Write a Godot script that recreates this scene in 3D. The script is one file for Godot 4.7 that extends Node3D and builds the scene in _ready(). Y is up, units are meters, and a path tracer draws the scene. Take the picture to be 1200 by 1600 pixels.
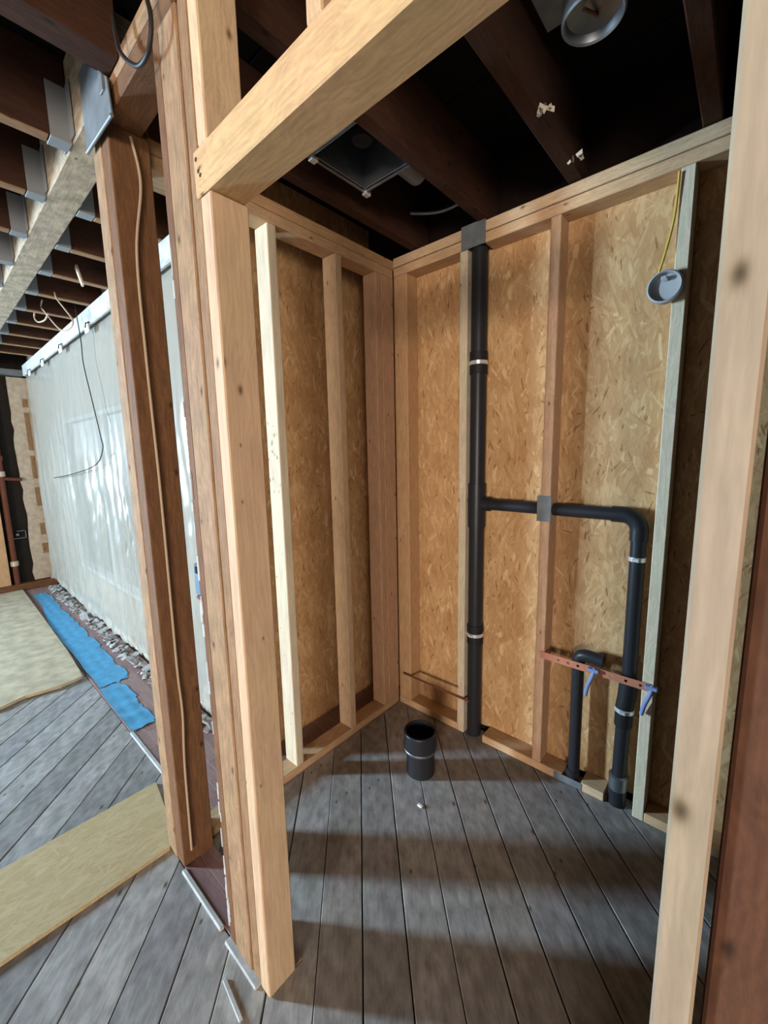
extends Node3D

const FRONT := -0.4705        # plane of the doorway framing
const LEFT := -1.474          # room face of the stud partition
const BACK := -1.766          # room face of the plumbing wall
const ORD := ["first", "second", "third", "fourth", "fifth", "sixth", "seventh", "eighth", "ninth", "tenth", "eleventh", "twelfth"]
var rng := RandomNumberGenerator.new()
var M := {}

# ------------------------------------------------------------------ naming
func tag(o: Node, label := "", category := "", group := "", kind := "") -> Node:
	if label: o.set_meta("label", label)
	if category: o.set_meta("category", category)
	if group: o.set_meta("group", group)
	if kind: o.set_meta("kind", kind)
	return o

func put(called: String, mesh: Mesh, mat: Material, parent: Node = self, at := Vector3.ZERO) -> MeshInstance3D:
	var o := MeshInstance3D.new()
	o.name = numbered(called, parent)
	o.mesh = mesh
	o.material_override = mat
	parent.add_child(o, true)
	o.position = at
	return o

func numbered(called: String, parent: Node) -> String:
	if parent.get_node_or_null(called) == null: return called
	var n := 1
	while parent.get_node_or_null("%s_%03d" % [called, n]) != null: n += 1
	return "%s_%03d" % [called, n]

func base(called: String, at := Vector3.ZERO) -> Node3D:
	var o := Node3D.new()
	o.name = numbered(called, self)
	add_child(o, true)
	o.position = at
	return o

# ------------------------------------------------------------------ shapes
func tri(st: SurfaceTool, p: Array, uv: Array, n: Vector3, smooth := false) -> void:
	var q := [0, 1, 2]
	if (p[0] - p[2]).cross(p[0] - p[1]).dot(n) < 0: q = [0, 2, 1]
	for k in q:
		st.set_normal(n)
		st.set_uv(uv[k])
		st.add_vertex(p[k])

func quad(st: SurfaceTool, p: Array, uv: Array, n: Vector3) -> void:
	tri(st, [p[0], p[1], p[2]], [uv[0], uv[1], uv[2]], n)
	tri(st, [p[0], p[2], p[3]], [uv[0], uv[2], uv[3]], n)

# chamfered box whose grain runs along `along`; uv is in metres (u / 0.25, v / 1)
func add_box(st: SurfaceTool, lo: Vector3, hi: Vector3, along: int, ch := 0.003, off := Vector2.ZERO) -> void:
	var c := (lo + hi) / 2.0
	ch = minf(ch, (hi - lo)[(hi - lo).min_axis_index()] * 0.4)
	var h := (hi - lo) / 2.0
	var uvf := func(p: Vector3, n: int) -> Vector2:
		if n == along:
			return Vector2((p[(n + 1) % 3] - lo[(n + 1) % 3]) / 0.25, (p[(n + 2) % 3] - lo[(n + 2) % 3]) * 0.3) + off
		var o: int = 3 - n - along
		return Vector2((p[o] - lo[o]) / 0.25 + 0.13 * n, p[along] - lo[along]) + off
	var at := func(s: Vector3, n: int) -> Vector3:
		var r := c
		for k in 3: r[k] += s[k] * (h[k] if k == n else h[k] - ch)
		return r
	for n in 3:
		var a := (n + 1) % 3
		var b := (n + 2) % 3
		for s in [-1.0, 1.0]:
			var nn := Vector3.ZERO
			nn[n] = s
			var ps := []
			var us := []
			for t in [[-1.0, -1.0], [1.0, -1.0], [1.0, 1.0], [-1.0, 1.0]]:
				var sg := Vector3.ZERO
				sg[n] = s
				sg[a] = t[0]
				sg[b] = t[1]
				ps.append(at.call(sg, n))
				us.append(uvf.call(ps[-1], n))
			quad(st, ps, us, nn)
			for s2 in [-1.0, 1.0]:           # edge between face n,s and face a,s2
				var e := []
				var eu := []
				for t in [[n, -1.0], [n, 1.0], [a, 1.0], [a, -1.0]]:
					var sg := Vector3.ZERO
					sg[n] = s
					sg[a] = s2
					sg[b] = t[1]
					e.append(at.call(sg, t[0]))
					eu.append(uvf.call(e[-1], n if n != along else a))
				var en := nn
				en[a] = s2
				quad(st, e, eu, en.normalized())
	for x in [-1.0, 1.0]:
		for y in [-1.0, 1.0]:
			for z in [-1.0, 1.0]:
				var sg := Vector3(x, y, z)
				tri(st, [at.call(sg, 0), at.call(sg, 1), at.call(sg, 2)], [off, off, off], sg.normalized())

func start() -> SurfaceTool:
	var st := SurfaceTool.new()
	st.begin(Mesh.PRIMITIVE_TRIANGLES)
	return st

func bx(lo: Vector3, hi: Vector3, along := 1, ch := 0.003, exact := false) -> Mesh:
	var st := start()
	var off := Vector2(rng.randf(), rng.randf())
	add_box(st, lo, hi, along, ch, Vector2.ZERO if exact else off)
	return st.commit()

# a timber given by two corners in the world; the node stands at the middle of its underside
func lumber(called: String, lo: Vector3, hi: Vector3, along: int, mat: Material, parent: Node = self, ch := 0.003) -> MeshInstance3D:
	var at := Vector3((lo.x + hi.x) / 2, lo.y, (lo.z + hi.z) / 2)
	return put(called, bx(lo - at, hi - at, along, ch, mat in [M.jamb, M.post, M.stained]), mat, parent, at)

func timber(called: String, lo: Vector3, hi: Vector3, along: int, mat: Material, label: String, category: String, group := "") -> MeshInstance3D:
	return tag(lumber(called, lo, hi, along, mat), label, category, group)

func add_tube(st: SurfaceTool, pts: Array, r: float, sides := 10) -> void:
	var rings := []
	var up := Vector3(0.31, 0.87, 0.38).normalized()
	for i in pts.size():
		var d: Vector3 = (pts[mini(i + 1, pts.size() - 1)] - pts[maxi(i - 1, 0)]).normalized()
		var s := up.cross(d)
		if s.length() < 0.05: s = Vector3(1, 0, 0).cross(d)
		s = s.normalized()
		up = d.cross(s).normalized()
		var ring := []
		for k in sides + 1:
			var w := TAU * k / sides
			ring.append([pts[i] + (s * cos(w) + up * sin(w)) * r, s * cos(w) + up * sin(w)])
		rings.append(ring)
	for i in rings.size() - 1:
		for k in sides:
			var q := [rings[i][k], rings[i + 1][k], rings[i + 1][k + 1], rings[i][k + 1]]
			var n: Vector3 = q[0][1] + q[2][1]
			for t in [[0, 1, 2], [0, 2, 3]]:
				var o: Array = t
				if (q[t[0]][0] - q[t[2]][0]).cross(q[t[0]][0] - q[t[1]][0]).dot(n) < 0: o = [t[0], t[2], t[1]]
				for j in o:
					st.set_normal(q[j][1])
					st.set_uv(Vector2(k / float(sides), i * 0.2))
					st.add_vertex(q[j][0])
	for e in [0, rings.size() - 1]:
		var d: Vector3 = (pts[0] - pts[1]) if e == 0 else (pts[-1] - pts[-2])
		for k in sides:
			tri(st, [pts[e], rings[e][k][0], rings[e][k + 1][0]], [Vector2.ZERO, Vector2.ZERO, Vector2.ZERO], d.normalized())

func tube(pts: Array, r: float, sides := 10) -> Mesh:
	var st := start()
	add_tube(st, pts, r, sides)
	return st.commit()

func curve(pts: Array, steps := 8) -> Array:
	var out := []
	for i in pts.size() - 1:
		var a: Vector3 = pts[maxi(i - 1, 0)]
		var b: Vector3 = pts[i]
		var c: Vector3 = pts[i + 1]
		var d: Vector3 = pts[mini(i + 2, pts.size() - 1)]
		for k in steps:
			out.append(b.cubic_interpolate(c, a, d, k / float(steps)))
	out.append(pts[-1])
	return out

# profile of (radius, height) turned about +y of `basis`
func add_lathe(st: SurfaceTool, prof: Array, b := Basis(), at := Vector3.ZERO, sides := 24) -> void:
	for i in prof.size() - 1:
		var d: Vector2 = prof[i + 1] - prof[i]
		if d.length() < 1e-6: continue
		var n2 := Vector2(d.y, -d.x).normalized()
		for k in sides:
			var q := []
			var nn := []
			for t in [[0, k], [1, k], [1, k + 1], [0, k + 1]]:
				var w: float = TAU * t[1] / sides
				var p: Vector2 = prof[i + t[0]]
				q.append(b * Vector3(p.x * cos(w), p.y, p.x * sin(w)) + at)
				nn.append(b * Vector3(n2.x * cos(w), n2.y, n2.x * sin(w)))
			for t in [[0, 1, 2], [0, 2, 3]]:
				var n: Vector3 = nn[0] + nn[2]
				var o: Array = t
				if (q[t[0]] - q[t[2]]).cross(q[t[0]] - q[t[1]]).dot(n) < 0: o = [t[0], t[2], t[1]]
				for j in o:
					st.set_normal(nn[j])
					st.set_uv(Vector2(k / float(sides), i * 0.1))
					st.add_vertex(q[j])

func lathe(prof: Array, b := Basis(), sides := 24) -> Mesh:
	var st := start()
	add_lathe(st, prof, b, Vector3.ZERO, sides)
	return st.commit()

# flat polygon (x, z) with thickness, top at y = top
func slab(poly: PackedVector2Array, top: float, thick: float, dir: Vector2, off: Vector2, ch := 0.0) -> Mesh:
	var st := start()
	var across := Vector2(-dir.y, dir.x)
	var o := poly[0]
	var inner := poly
	if ch > 0.0:
		var got := Geometry2D.offset_polygon(poly, -ch)
		if got.size() == 1 and got[0].size() == poly.size(): inner = got[0]
	var idx := Geometry2D.triangulate_polygon(inner)
	var uv := func(p: Vector2) -> Vector2: return Vector2((p - o).dot(across) / 0.25, (p - o).dot(dir)) + off
	for i in range(0, idx.size(), 3):
		var p := []
		var u := []
		for k in 3:
			var v := inner[idx[i + k]]
			p.append(Vector3(v.x, top, v.y))
			u.append(uv.call(v))
		tri(st, p, u, Vector3.UP)
	var mid := Vector2.ZERO
	for p in poly: mid += p / poly.size()
	for i in poly.size():
		var a := poly[i]
		var b := poly[(i + 1) % poly.size()]
		var n2 := Vector2(b.y - a.y, a.x - b.x).normalized()
		if not Geometry2D.is_point_in_polygon((a + b) / 2 - n2 * 0.0005, poly): n2 = -n2
		var n := Vector3(n2.x, 0, n2.y)
		var y1 := top
		if inner != poly:
			# offset_polygon may start at another corner: match the nearest
			var ia := near(inner, a)
			var ib := near(inner, b)
			quad(st, [Vector3(a.x, top - ch, a.y), Vector3(b.x, top - ch, b.y), Vector3(ib.x, top, ib.y), Vector3(ia.x, top, ia.y)], [uv.call(a), uv.call(b), uv.call(ib), uv.call(ia)], (n + Vector3.UP).normalized())
			y1 = top - ch
		quad(st, [Vector3(a.x, y1, a.y), Vector3(b.x, y1, b.y), Vector3(b.x, top - thick, b.y), Vector3(a.x, top - thick, a.y)], [uv.call(a), uv.call(b), uv.call(b), uv.call(a)], n)
	return st.commit()

func near(poly: PackedVector2Array, p: Vector2) -> Vector2:
	var best := poly[0]
	for q in poly:
		if q.distance_to(p) < best.distance_to(p): best = q
	return best

# ------------------------------------------------------------------ textures
func noise(freq: float, sd: int, oct := 1) -> FastNoiseLite:
	var n := FastNoiseLite.new()
	n.noise_type = FastNoiseLite.TYPE_SIMPLEX_SMOOTH
	n.frequency = freq
	n.seed = sd
	n.fractal_octaves = oct
	n.fractal_type = FastNoiseLite.FRACTAL_FBM if oct > 1 else FastNoiseLite.FRACTAL_NONE
	return n

# grey wood grain, 0.25 m across and 1 m along, that repeats along
func wood(sd: int, ring: float, streak: float, blotch: float, knots: int, dust: float, placed := [], ky := 0.55) -> ImageTexture:
	var w := 256
	var h := 1024
	var r := RandomNumberGenerator.new()
	r.seed = sd
	var n1 := noise(0.11, sd)
	var n2 := noise(0.012, sd + 1, 3)
	var n3 := noise(0.45, sd + 2)
	var kn := []
	for k in knots: kn.append([r.randf() * w, r.randf() * h, r.randf_range(2.5, 5.5)])
	kn.append_array(placed)
	var data := PackedByteArray()
	data.resize(w * h * 3)
	for y in h:
		var cy := cos(TAU * y / h)
		var sy := sin(TAU * y / h)
		for x in w:
			var fx := float(x)
			var dark := 0.0
			var bend := 0.0
			for k in kn:
				var dy: float = absf(y - k[1])
				dy = minf(dy, h - dy) * ky
				var dx: float = fx - k[0]
				if absf(dx) < 46.0 and dy < 80.0:
					var d := sqrt(dx * dx + dy * dy) / float(k[2])
					bend += 14.0 * signf(dx) * exp(-d * 0.55)
					dark += exp(-d * d * 0.8)
			var v := 1.0
			var wob := n2.get_noise_3d(fx * 0.6, cy * 60.0, sy * 60.0)
			v += ring * sin((fx + bend + wob * 55.0) * 0.42)
			v += streak * n1.get_noise_3d(fx + bend, cy * 14.0, sy * 14.0)
			v += streak * 0.6 * n3.get_noise_3d(fx, cy * 30.0, sy * 30.0)
			v += blotch * n2.get_noise_3d(fx * 1.7 + 300.0, cy * 160.0, sy * 160.0)
			var du := 0.0
			if dust > 0.0:
				du = clampf(n2.get_noise_3d(fx * 2.3 + 900.0, cy * 330.0, sy * 330.0) * 2.2 - 0.15 + 0.25 * n3.get_noise_2d(fx * 0.5, y * 0.25), 0.0, 1.0) * dust
			v *= 1.0 - 0.5 * minf(dark, 1.0)
			v = v * 0.78
			var i := (y * w + x) * 3
			var red := v * (1.0 + 0.06 * minf(dark, 1.0))
			data[i] = int(clampf(lerpf(red, 0.95, du), 0, 1) * 255)
			data[i + 1] = int(clampf(lerpf(v * (1.0 + 0.03 * wob), 0.95, du), 0, 1) * 255)
			data[i + 2] = int(clampf(lerpf(v * (1.0 - 0.10 * minf(dark, 1.0)), 0.96, du), 0, 1) * 255)
	return ImageTexture.create_from_image(Image.create_from_data(w, h, false, Image.FORMAT_RGB8, data))

# pressed wood strands, 1.2 m a side
func strands(sd: int, fade := 0.0) -> ImageTexture:
	var s := 1024
	var r := RandomNumberGenerator.new()
	r.seed = sd
	var data := PackedByteArray()
	data.resize(s * s * 3)
	for i in s * s:
		data[i * 3] = int(lerpf(186, 196, fade))
		data[i * 3 + 1] = int(lerpf(146, 184, fade))
		data[i * 3 + 2] = int(lerpf(104, 152, fade))
	var tone_map := noise(0.007, sd + 3, 2)
	for f in 9500:
		var cx := r.randf() * s
		var cy := r.randf() * s
		var wide := r.randf() < 0.35
		var l := r.randf_range(18, 60) if wide else r.randf_range(16, 60)
		var w := r.randf_range(7, 17) if wide else r.randf_range(3.0, 7.5)
		var a := PI / 2 + r.randfn(0.0, 0.36)
		if r.randf() < 0.1: a = r.randf() * PI
		var tone := clampf(r.randf() - 0.7 * tone_map.get_noise_2d(cx, cy), 0.0, 1.0)
		var c := Vector3(206, 170, 126).lerp(Vector3(176, 134, 92), tone)
		var k0 := r.randf()
		if k0 < 0.06: c = Vector3(216, 184, 142)
		elif k0 < 0.13:
			c = Vector3(128, 88, 54)
			w = minf(w, 5.5) * 0.7
			l *= 0.6
		c = c.lerp(Vector3(206, 198, 172), fade)
		var ca := cos(a)
		var sa := sin(a)
		var taper := r.randf_range(0.3, 1.0)
		var ex := int(absf(ca) * l / 2 + absf(sa) * w / 2) + 1
		var ey := int(absf(sa) * l / 2 + absf(ca) * w / 2) + 1
		for dy in range(-ey, ey + 1):
			for dx in range(-ex, ex + 1):
				var u := dx * ca + dy * sa
				var v := -dx * sa + dy * ca + 0.05 * u * u / l
				if absf(u) > l / 2: continue
				var hw := w / 2 * (1.0 - taper * absf(u) / (l / 2))
				if absf(v) > hw: continue
				var k := 1.0 + 0.03 * sin(v * 1.4 + f)
				if v > hw - 1.5: k *= 0.93
				var i := ((int(cy + dy) + s) % s * s + (int(cx + dx) + s) % s) * 3
				data[i] = int(minf(lerpf(data[i], c.x * k, 0.8), 255))
				data[i + 1] = int(minf(lerpf(data[i + 1], c.y * k, 0.8), 255))
				data[i + 2] = int(minf(lerpf(data[i + 2], c.z * k, 0.8), 255))
	var im := Image.create_from_data(s, s, false, Image.FORMAT_RGB8, data)
	im.resize(640, 640, Image.INTERPOLATE_BILINEAR)
	return ImageTexture.create_from_image(im)

func grime(sd: int, freq: float, amp: float, specks: float) -> ImageTexture:
	var s := 512
	var n1 := noise(freq, sd, 4)
	var n2 := noise(0.25, sd + 5)
	var data := PackedByteArray()
	data.resize(s * s * 3)
	for y in s:
		for x in s:
			var v := 0.8 + amp * n1.get_noise_2d(x, y)
			if specks > 0.0 and n2.get_noise_2d(x, y) > 0.72: v = lerpf(v, 1.0, specks)
			var b := int(clampf(v, 0, 1) * 255)
			var i := (y * s + x) * 3
			data[i] = b
			data[i + 1] = b
			data[i + 2] = b
	return ImageTexture.create_from_image(Image.create_from_data(s, s, false, Image.FORMAT_RGB8, data))

func mat(c: Color, tex: Texture2D = null, rough := 0.75, bump := 0.0) -> StandardMaterial3D:
	var m := StandardMaterial3D.new()
	m.albedo_color = c
	m.roughness = rough
	m.metallic_specular = 0.35
	if tex:
		m.albedo_texture = tex
		if bump > 0.0:
			m.heightmap_enabled = true
			m.heightmap_texture = tex
			m.heightmap_scale = bump
	return m

func rgb(r: int, g: int, b: int) -> Color: return Color8(r, g, b)

func materials() -> void:
	var fresh := wood(11, 0.020, 0.05, 0.05, 4, 0.0)
	var aged := wood(23, 0.03, 0.08, 0.10, 5, 0.0)
	var grey := wood(37, 0.014, 0.05, 0.20, 3, 0.16)
	var dusty := wood(41, 0.02, 0.08, 0.2, 2, 0.35)
	var flake := strands(5)
	var dirt := grime(9, 0.012, 0.13, 0.6)
	var cloud := grime(15, 0.02, 0.09, 0.0)
	M.fresh = [mat(rgb(250, 206, 160), fresh, 0.72, 0.05), mat(rgb(246, 198, 148), fresh, 0.72, 0.05), mat(rgb(255, 218, 176), fresh, 0.72, 0.05)]
	M.pale = mat(rgb(255, 236, 205), fresh, 0.7, 0.05)
	M.jamb = mat(rgb(190, 168, 142), wood(51, 0.012, 0.04, 0.06, 0, 0.0, [[81, 755, 5.5], [76, 522, 6.5]], 1.3), 0.72, 0.04)
	M.post = mat(rgb(246, 208, 170), wood(52, 0.016, 0.04, 0.05, 0, 0.0, [[87, 783, 5.0], [51, 757, 5.0], [60, 700, 2.0], [66, 640, 2.0], [34, 480, 2.2], [70, 300, 2.0]], 1.2), 0.72, 0.04)
	var marks := []
	for k in 16: marks.append([rng.randf_range(70, 150), rng.randf_range(590, 735), rng.randf_range(1.6, 4.2)])
	for k in 7: marks.append([rng.randf_range(70, 150), rng.randf_range(60, 560), rng.randf_range(1.5, 2.6)])
	M.stained = mat(rgb(255, 236, 205), wood(53, 0.012, 0.04, 0.06, 0, 0.0, marks, 1.3), 0.7, 0.03)
	for k in ["jamb", "post", "stained"]: M[k].uv1_scale = V(1, 0.45, 1)
	M.hanger = mat(rgb(140, 144, 148), null, 0.45)
	M.hanger.metallic = 0.25
	M.beam = mat(rgb(250, 204, 150), fresh, 0.7, 0.05)
	M.pink = mat(rgb(246, 198, 160), fresh, 0.72, 0.05)
	M.aged = [mat(rgb(178, 138, 102), aged, 0.8, 0.08), mat(rgb(142, 100, 68), aged, 0.8, 0.08), mat(rgb(190, 152, 116), aged, 0.8, 0.08)]
	M.brown = mat(rgb(102, 64, 44), aged, 0.8, 0.08)
	M.dark = [mat(rgb(84, 52, 36), aged, 0.85, 0.1), mat(rgb(74, 46, 32), aged, 0.85, 0.1)]
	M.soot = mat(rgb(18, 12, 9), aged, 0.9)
	M.white_beam = mat(rgb(212, 192, 166), dusty, 0.85, 0.1)
	M.board = []
	for c in [rgb(196, 191, 187), rgb(182, 178, 176), rgb(208, 202, 196), rgb(172, 168, 165), rgb(190, 183, 176)]: M.board.append(mat(c, grey, 0.62, 0.08))
	M.red = [mat(rgb(184, 148, 142), fresh, 0.5), mat(rgb(176, 140, 136), fresh, 0.5), mat(rgb(190, 154, 148), fresh, 0.5)]
	M.edge = mat(rgb(224, 226, 226), dirt, 0.8)
	M.ply = mat(rgb(222, 202, 170), dirt, 0.85)
	M.osb = mat(rgb(255, 252, 246), flake, 0.7, 0.12)
	M.osb_floor = mat(rgb(240, 232, 214), strands(8, 0.75), 0.85, 0.15)
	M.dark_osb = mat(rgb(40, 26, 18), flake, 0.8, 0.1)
	M.plaster = mat(rgb(236, 222, 202), cloud, 0.85)
	M.chip = mat(rgb(222, 224, 226), null, 0.9)
	M.rubble = mat(rgb(212, 211, 210), dirt, 0.9)
	M.film = mat(rgb(92, 184, 232), cloud, 0.4)
	M.abs = mat(rgb(40, 40, 44), null, 0.38)
	M.rubber = mat(rgb(30, 30, 33), null, 0.6)
	M.steel = mat(rgb(232, 234, 236), null, 0.3)
	M.steel.metallic = 0.6
	M.zinc = mat(rgb(164, 170, 176), cloud, 0.42)
	M.zinc.metallic = 0.85
	M.dull = mat(rgb(150, 156, 162), cloud, 0.55)
	M.dull.metallic = 0.3
	M.copper = mat(rgb(190, 124, 100), null, 0.5)
	M.copper.metallic = 0.3
	M.blue = mat(rgb(122, 136, 180), null, 0.45)
	M.box_blue = mat(rgb(92, 116, 140), null, 0.5)
	M.grey_plastic = mat(rgb(164, 165, 167), null, 0.4)
	M.wire_grey = mat(rgb(176, 156, 132), null, 0.6)
	M.wire_black = mat(rgb(42, 38, 36), null, 0.5)
	M.wire_yellow = mat(rgb(206, 172, 76), null, 0.5)
	M.hole = mat(rgb(22, 18, 16), null, 0.9)
	M.nail = mat(rgb(70, 52, 40), null, 0.5)
	M.rust = mat(rgb(132, 78, 60), cloud, 0.6)
	M.black_wall = mat(rgb(46, 40, 36), cloud, 0.9)
	M.outside = mat(rgb(120, 130, 90), cloud, 0.9)
	M.leaf = mat(rgb(98, 138, 72), null, 0.6)
	M.leaf.backlight_enabled = true
	M.leaf.backlight = Color(0.35, 0.5, 0.2)
	var p := mat(Color(0.67, 0.655, 0.615, 0.66), null, 0.22)
	p.transparency = BaseMaterial3D.TRANSPARENCY_ALPHA
	p.backlight_enabled = true
	p.backlight = Color(0.3, 0.32, 0.32)
	p.metallic_specular = 0.5
	M.plastic = p
	for k in ["osb", "dark_osb"]:
		M[k].uv1_triplanar = true
		M[k].uv1_world_triplanar = true
		M[k].uv1_scale = Vector3.ONE / 1.7
	M.osb_floor.uv1_triplanar = true
	M.osb_floor.uv1_scale = Vector3.ONE / 1.7
	for k in ["ply", "plaster", "zinc", "dull", "edge", "film", "black_wall", "rust", "outside"]:
		M[k].uv1_triplanar = true
		M[k].uv1_world_triplanar = true
		M[k].uv1_scale = Vector3.ONE / 0.8

func V(x: float, y: float, z: float) -> Vector3: return Vector3(x, y, z)

# ------------------------------------------------------------------ scene
func _ready() -> void:
	rng.seed = 7
	var cam := Camera3D.new()
	cam.name = "camera"
	cam.position = V(0, 1.5, 0)
	cam.rotation = V(-0.1463753, 0.7270852, -0.0199553)
	cam.fov = rad_to_deg(2.0 * atan(800.0 / 642.73))
	cam.near = 0.02
	cam.far = 200.0
	add_child(cam)
	var we := WorldEnvironment.new()
	we.name = "environment"
	var e := Environment.new()
	var sky := Sky.new()
	var sm := ProceduralSkyMaterial.new()
	sm.sky_top_color = Color(0.62, 0.76, 0.90)
	sm.sky_horizon_color = Color(0.86, 0.93, 0.97)
	sm.ground_bottom_color = Color(0.34, 0.36, 0.30)
	sm.ground_horizon_color = Color(0.62, 0.66, 0.62)
	sky.sky_material = sm
	e.background_mode = Environment.BG_SKY
	e.sky = sky
	e.background_energy_multiplier = 2.4
	e.tonemap_mode = Environment.TONE_MAPPER_LINEAR
	e.tonemap_exposure = 0.5
	e.sdfgi_enabled = true
	e.ssao_enabled = true
	e.ssil_enabled = true
	we.environment = e
	add_child(we)
	# daylight that comes in through the three windows of the big room
	daylight("window_light", V(-6.10, 1.72, 3.0), V(1, 0, -0.25), Vector2(0.42, 1.4), Color(0.78, 0.91, 1.0), 180.0)
	daylight("rear_window_light", V(3.1, 1.35, 7.72), V(-0.25, 0, -1), Vector2(2.4, 1.5), Color(1.0, 0.94, 0.88), 150.0)
	daylight("side_window_light", V(4.62, 1.4, 3.3), V(-1, 0, -0.2), Vector2(2.0, 1.4), Color(1.0, 0.92, 0.84), 22.0)
	materials()
	shell()
	floors()
	ceiling()
	doorway()
	partition()
	plumbing_wall()
	plumbing()
	window_side()
	ceiling_fittings()
	small_things()

func daylight(called: String, at: Vector3, towards: Vector3, size: Vector2, c: Color, energy: float) -> void:
	var l := AreaLight3D.new()
	l.name = called
	l.area_size = size
	l.light_color = c
	l.light_energy = energy
	l.shadow_enabled = true
	l.area_range = 30.0
	add_child(l)
	l.look_at_from_position(at, at + towards, Vector3.UP)

func structure(called: String, parts: Array) -> Node3D:
	var o := base(called)
	tag(o, "", "", "", "structure")
	for p in parts: lumber(p[0], p[1], p[2], p[3], p[4], o, 0.001)
	return o

func shell() -> void:
	# end wall far down the big room, with the window that lights the scene
	structure("wall_end", [
		["wall_panel", V(-6.32, -0.05, -1.1), V(-6.2, 2.78, 2.76), 1, M.black_wall],
		["wall_panel", V(-6.32, -0.05, 2.76), V(-6.2, 1.0, 3.24), 1, M.plaster],
		["wall_panel", V(-6.32, 2.44, 2.76), V(-6.2, 2.78, 3.24), 1, M.plaster],
		["wall_panel", V(-6.32, -0.05, 3.24), V(-6.2, 2.78, 7.9), 1, M.plaster]])
	structure("wall_back", [
		["wall_panel", V(-6.32, -0.05, 7.8), V(1.9, 2.78, 7.92), 1, M.plaster],
		["wall_panel", V(1.9, -0.05, 7.8), V(4.3, 0.55, 7.92), 1, M.plaster],
		["wall_panel", V(1.9, 2.15, 7.8), V(4.3, 2.78, 7.92), 1, M.plaster],
		["wall_panel", V(4.3, -0.05, 7.8), V(4.8, 2.78, 7.92), 1, M.plaster]])
	structure("wall_side", [
		["wall_panel", V(4.68, -0.05, -2.0), V(4.8, 2.78, 2.3), 1, M.plaster],
		["wall_panel", V(4.68, -0.05, 2.3), V(4.8, 0.65, 4.3), 1, M.plaster],
		["wall_panel", V(4.68, 2.15, 2.3), V(4.8, 2.78, 4.3), 1, M.plaster],
		["wall_panel", V(4.68, -0.05, 4.3), V(4.8, 2.78, 7.92), 1, M.plaster],
		["wall_panel", V(0.12, -0.05, -0.56), V(4.7, 2.78, -0.48), 1, M.brown]])

func floors() -> void:
	var o := base("floor")
	tag(o, "", "", "", "structure")
	put("subfloor", bx(V(-6.3, -0.09, -2.0), V(4.8, -0.028, 7.92), 0, 0.001), M.black_wall, o)
	# diagonal boards
	var region := PackedVector2Array([Vector2(-6.2, 7.8), Vector2(4.68, 7.8), Vector2(4.68, -1.855), Vector2(-1.474, -1.855), Vector2(-1.474, -0.585), Vector2(-0.882, -0.585), Vector2(-0.882, -0.472), Vector2(-1.5, -0.472), Vector2(-1.5, -0.60), Vector2(-6.2, -0.60)])
	var dir := Vector2(-1, -1).normalized()
	var acr := Vector2(1, -1).normalized()
	for k in range(-75, 36):
		var g0 := 0.0012 + rng.randf() * 0.0016
		var g1 := 0.0012 + rng.randf() * 0.0016
		var p0 := -0.03 + 0.1365 * k + g0
		var p1 := p0 + 0.1365 - g0 - g1
		var cuts := [-12.0]
		if rng.randf() < 0.5: cuts.append(rng.randf_range(2.5, 4.6))
		cuts.append(12.0)
		for j in cuts.size() - 1:
			var a: float = cuts[j] + 0.0015
			var b: float = cuts[j + 1] - 0.0015
			var strip := PackedVector2Array([acr * p0 + dir * a, acr * p1 + dir * a, acr * p1 + dir * b, acr * p0 + dir * b])
			for piece in Geometry2D.intersect_polygons(strip, region):
				if Geometry2D.triangulate_polygon(piece).is_empty(): continue
				put("floor_board", slab(piece, -0.0015 * rng.randf(), 0.026, dir, Vector2(rng.randf() * 0.4, rng.randf()), 0.002), M.board[rng.randi() % 5], o)
	# older narrow red boards in front of the window and under the doorway framing
	for area in [[-6.2, LEFT - 0.0, -0.945, -0.60], [-1.725, LEFT - 0.0, -1.86, -0.945], [-1.5, -0.884, -0.585, -0.474]]:
		var z: float = area[2]
		while z < area[3] - 0.004:
			var z1 := minf(z + 0.0572, area[3])
			var x: float = area[0]
			while x < area[1] - 0.01:
				var x1 := minf(x + rng.randf_range(0.7, 1.9), area[1])
				if area[1] - x1 < 0.2: x1 = area[1]
				put("red_floor_strip", bx(V(x + 0.0004, -0.022, z + 0.0004), V(x1 - 0.0004, 0.004, z1 - 0.0004), 0, 0.0008), M.red[rng.randi() % 3], o)
				x = x1
			z = z1

func ceiling() -> void:
	var o := base("ceiling")
	tag(o, "", "", "", "structure")
	var z := -2.0
	while z < 7.8:
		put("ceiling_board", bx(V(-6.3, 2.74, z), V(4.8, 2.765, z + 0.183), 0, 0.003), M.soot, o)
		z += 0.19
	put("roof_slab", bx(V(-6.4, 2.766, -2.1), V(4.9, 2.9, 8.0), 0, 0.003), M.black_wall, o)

func ordinal(i: int) -> String: return ORD[i]

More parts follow.
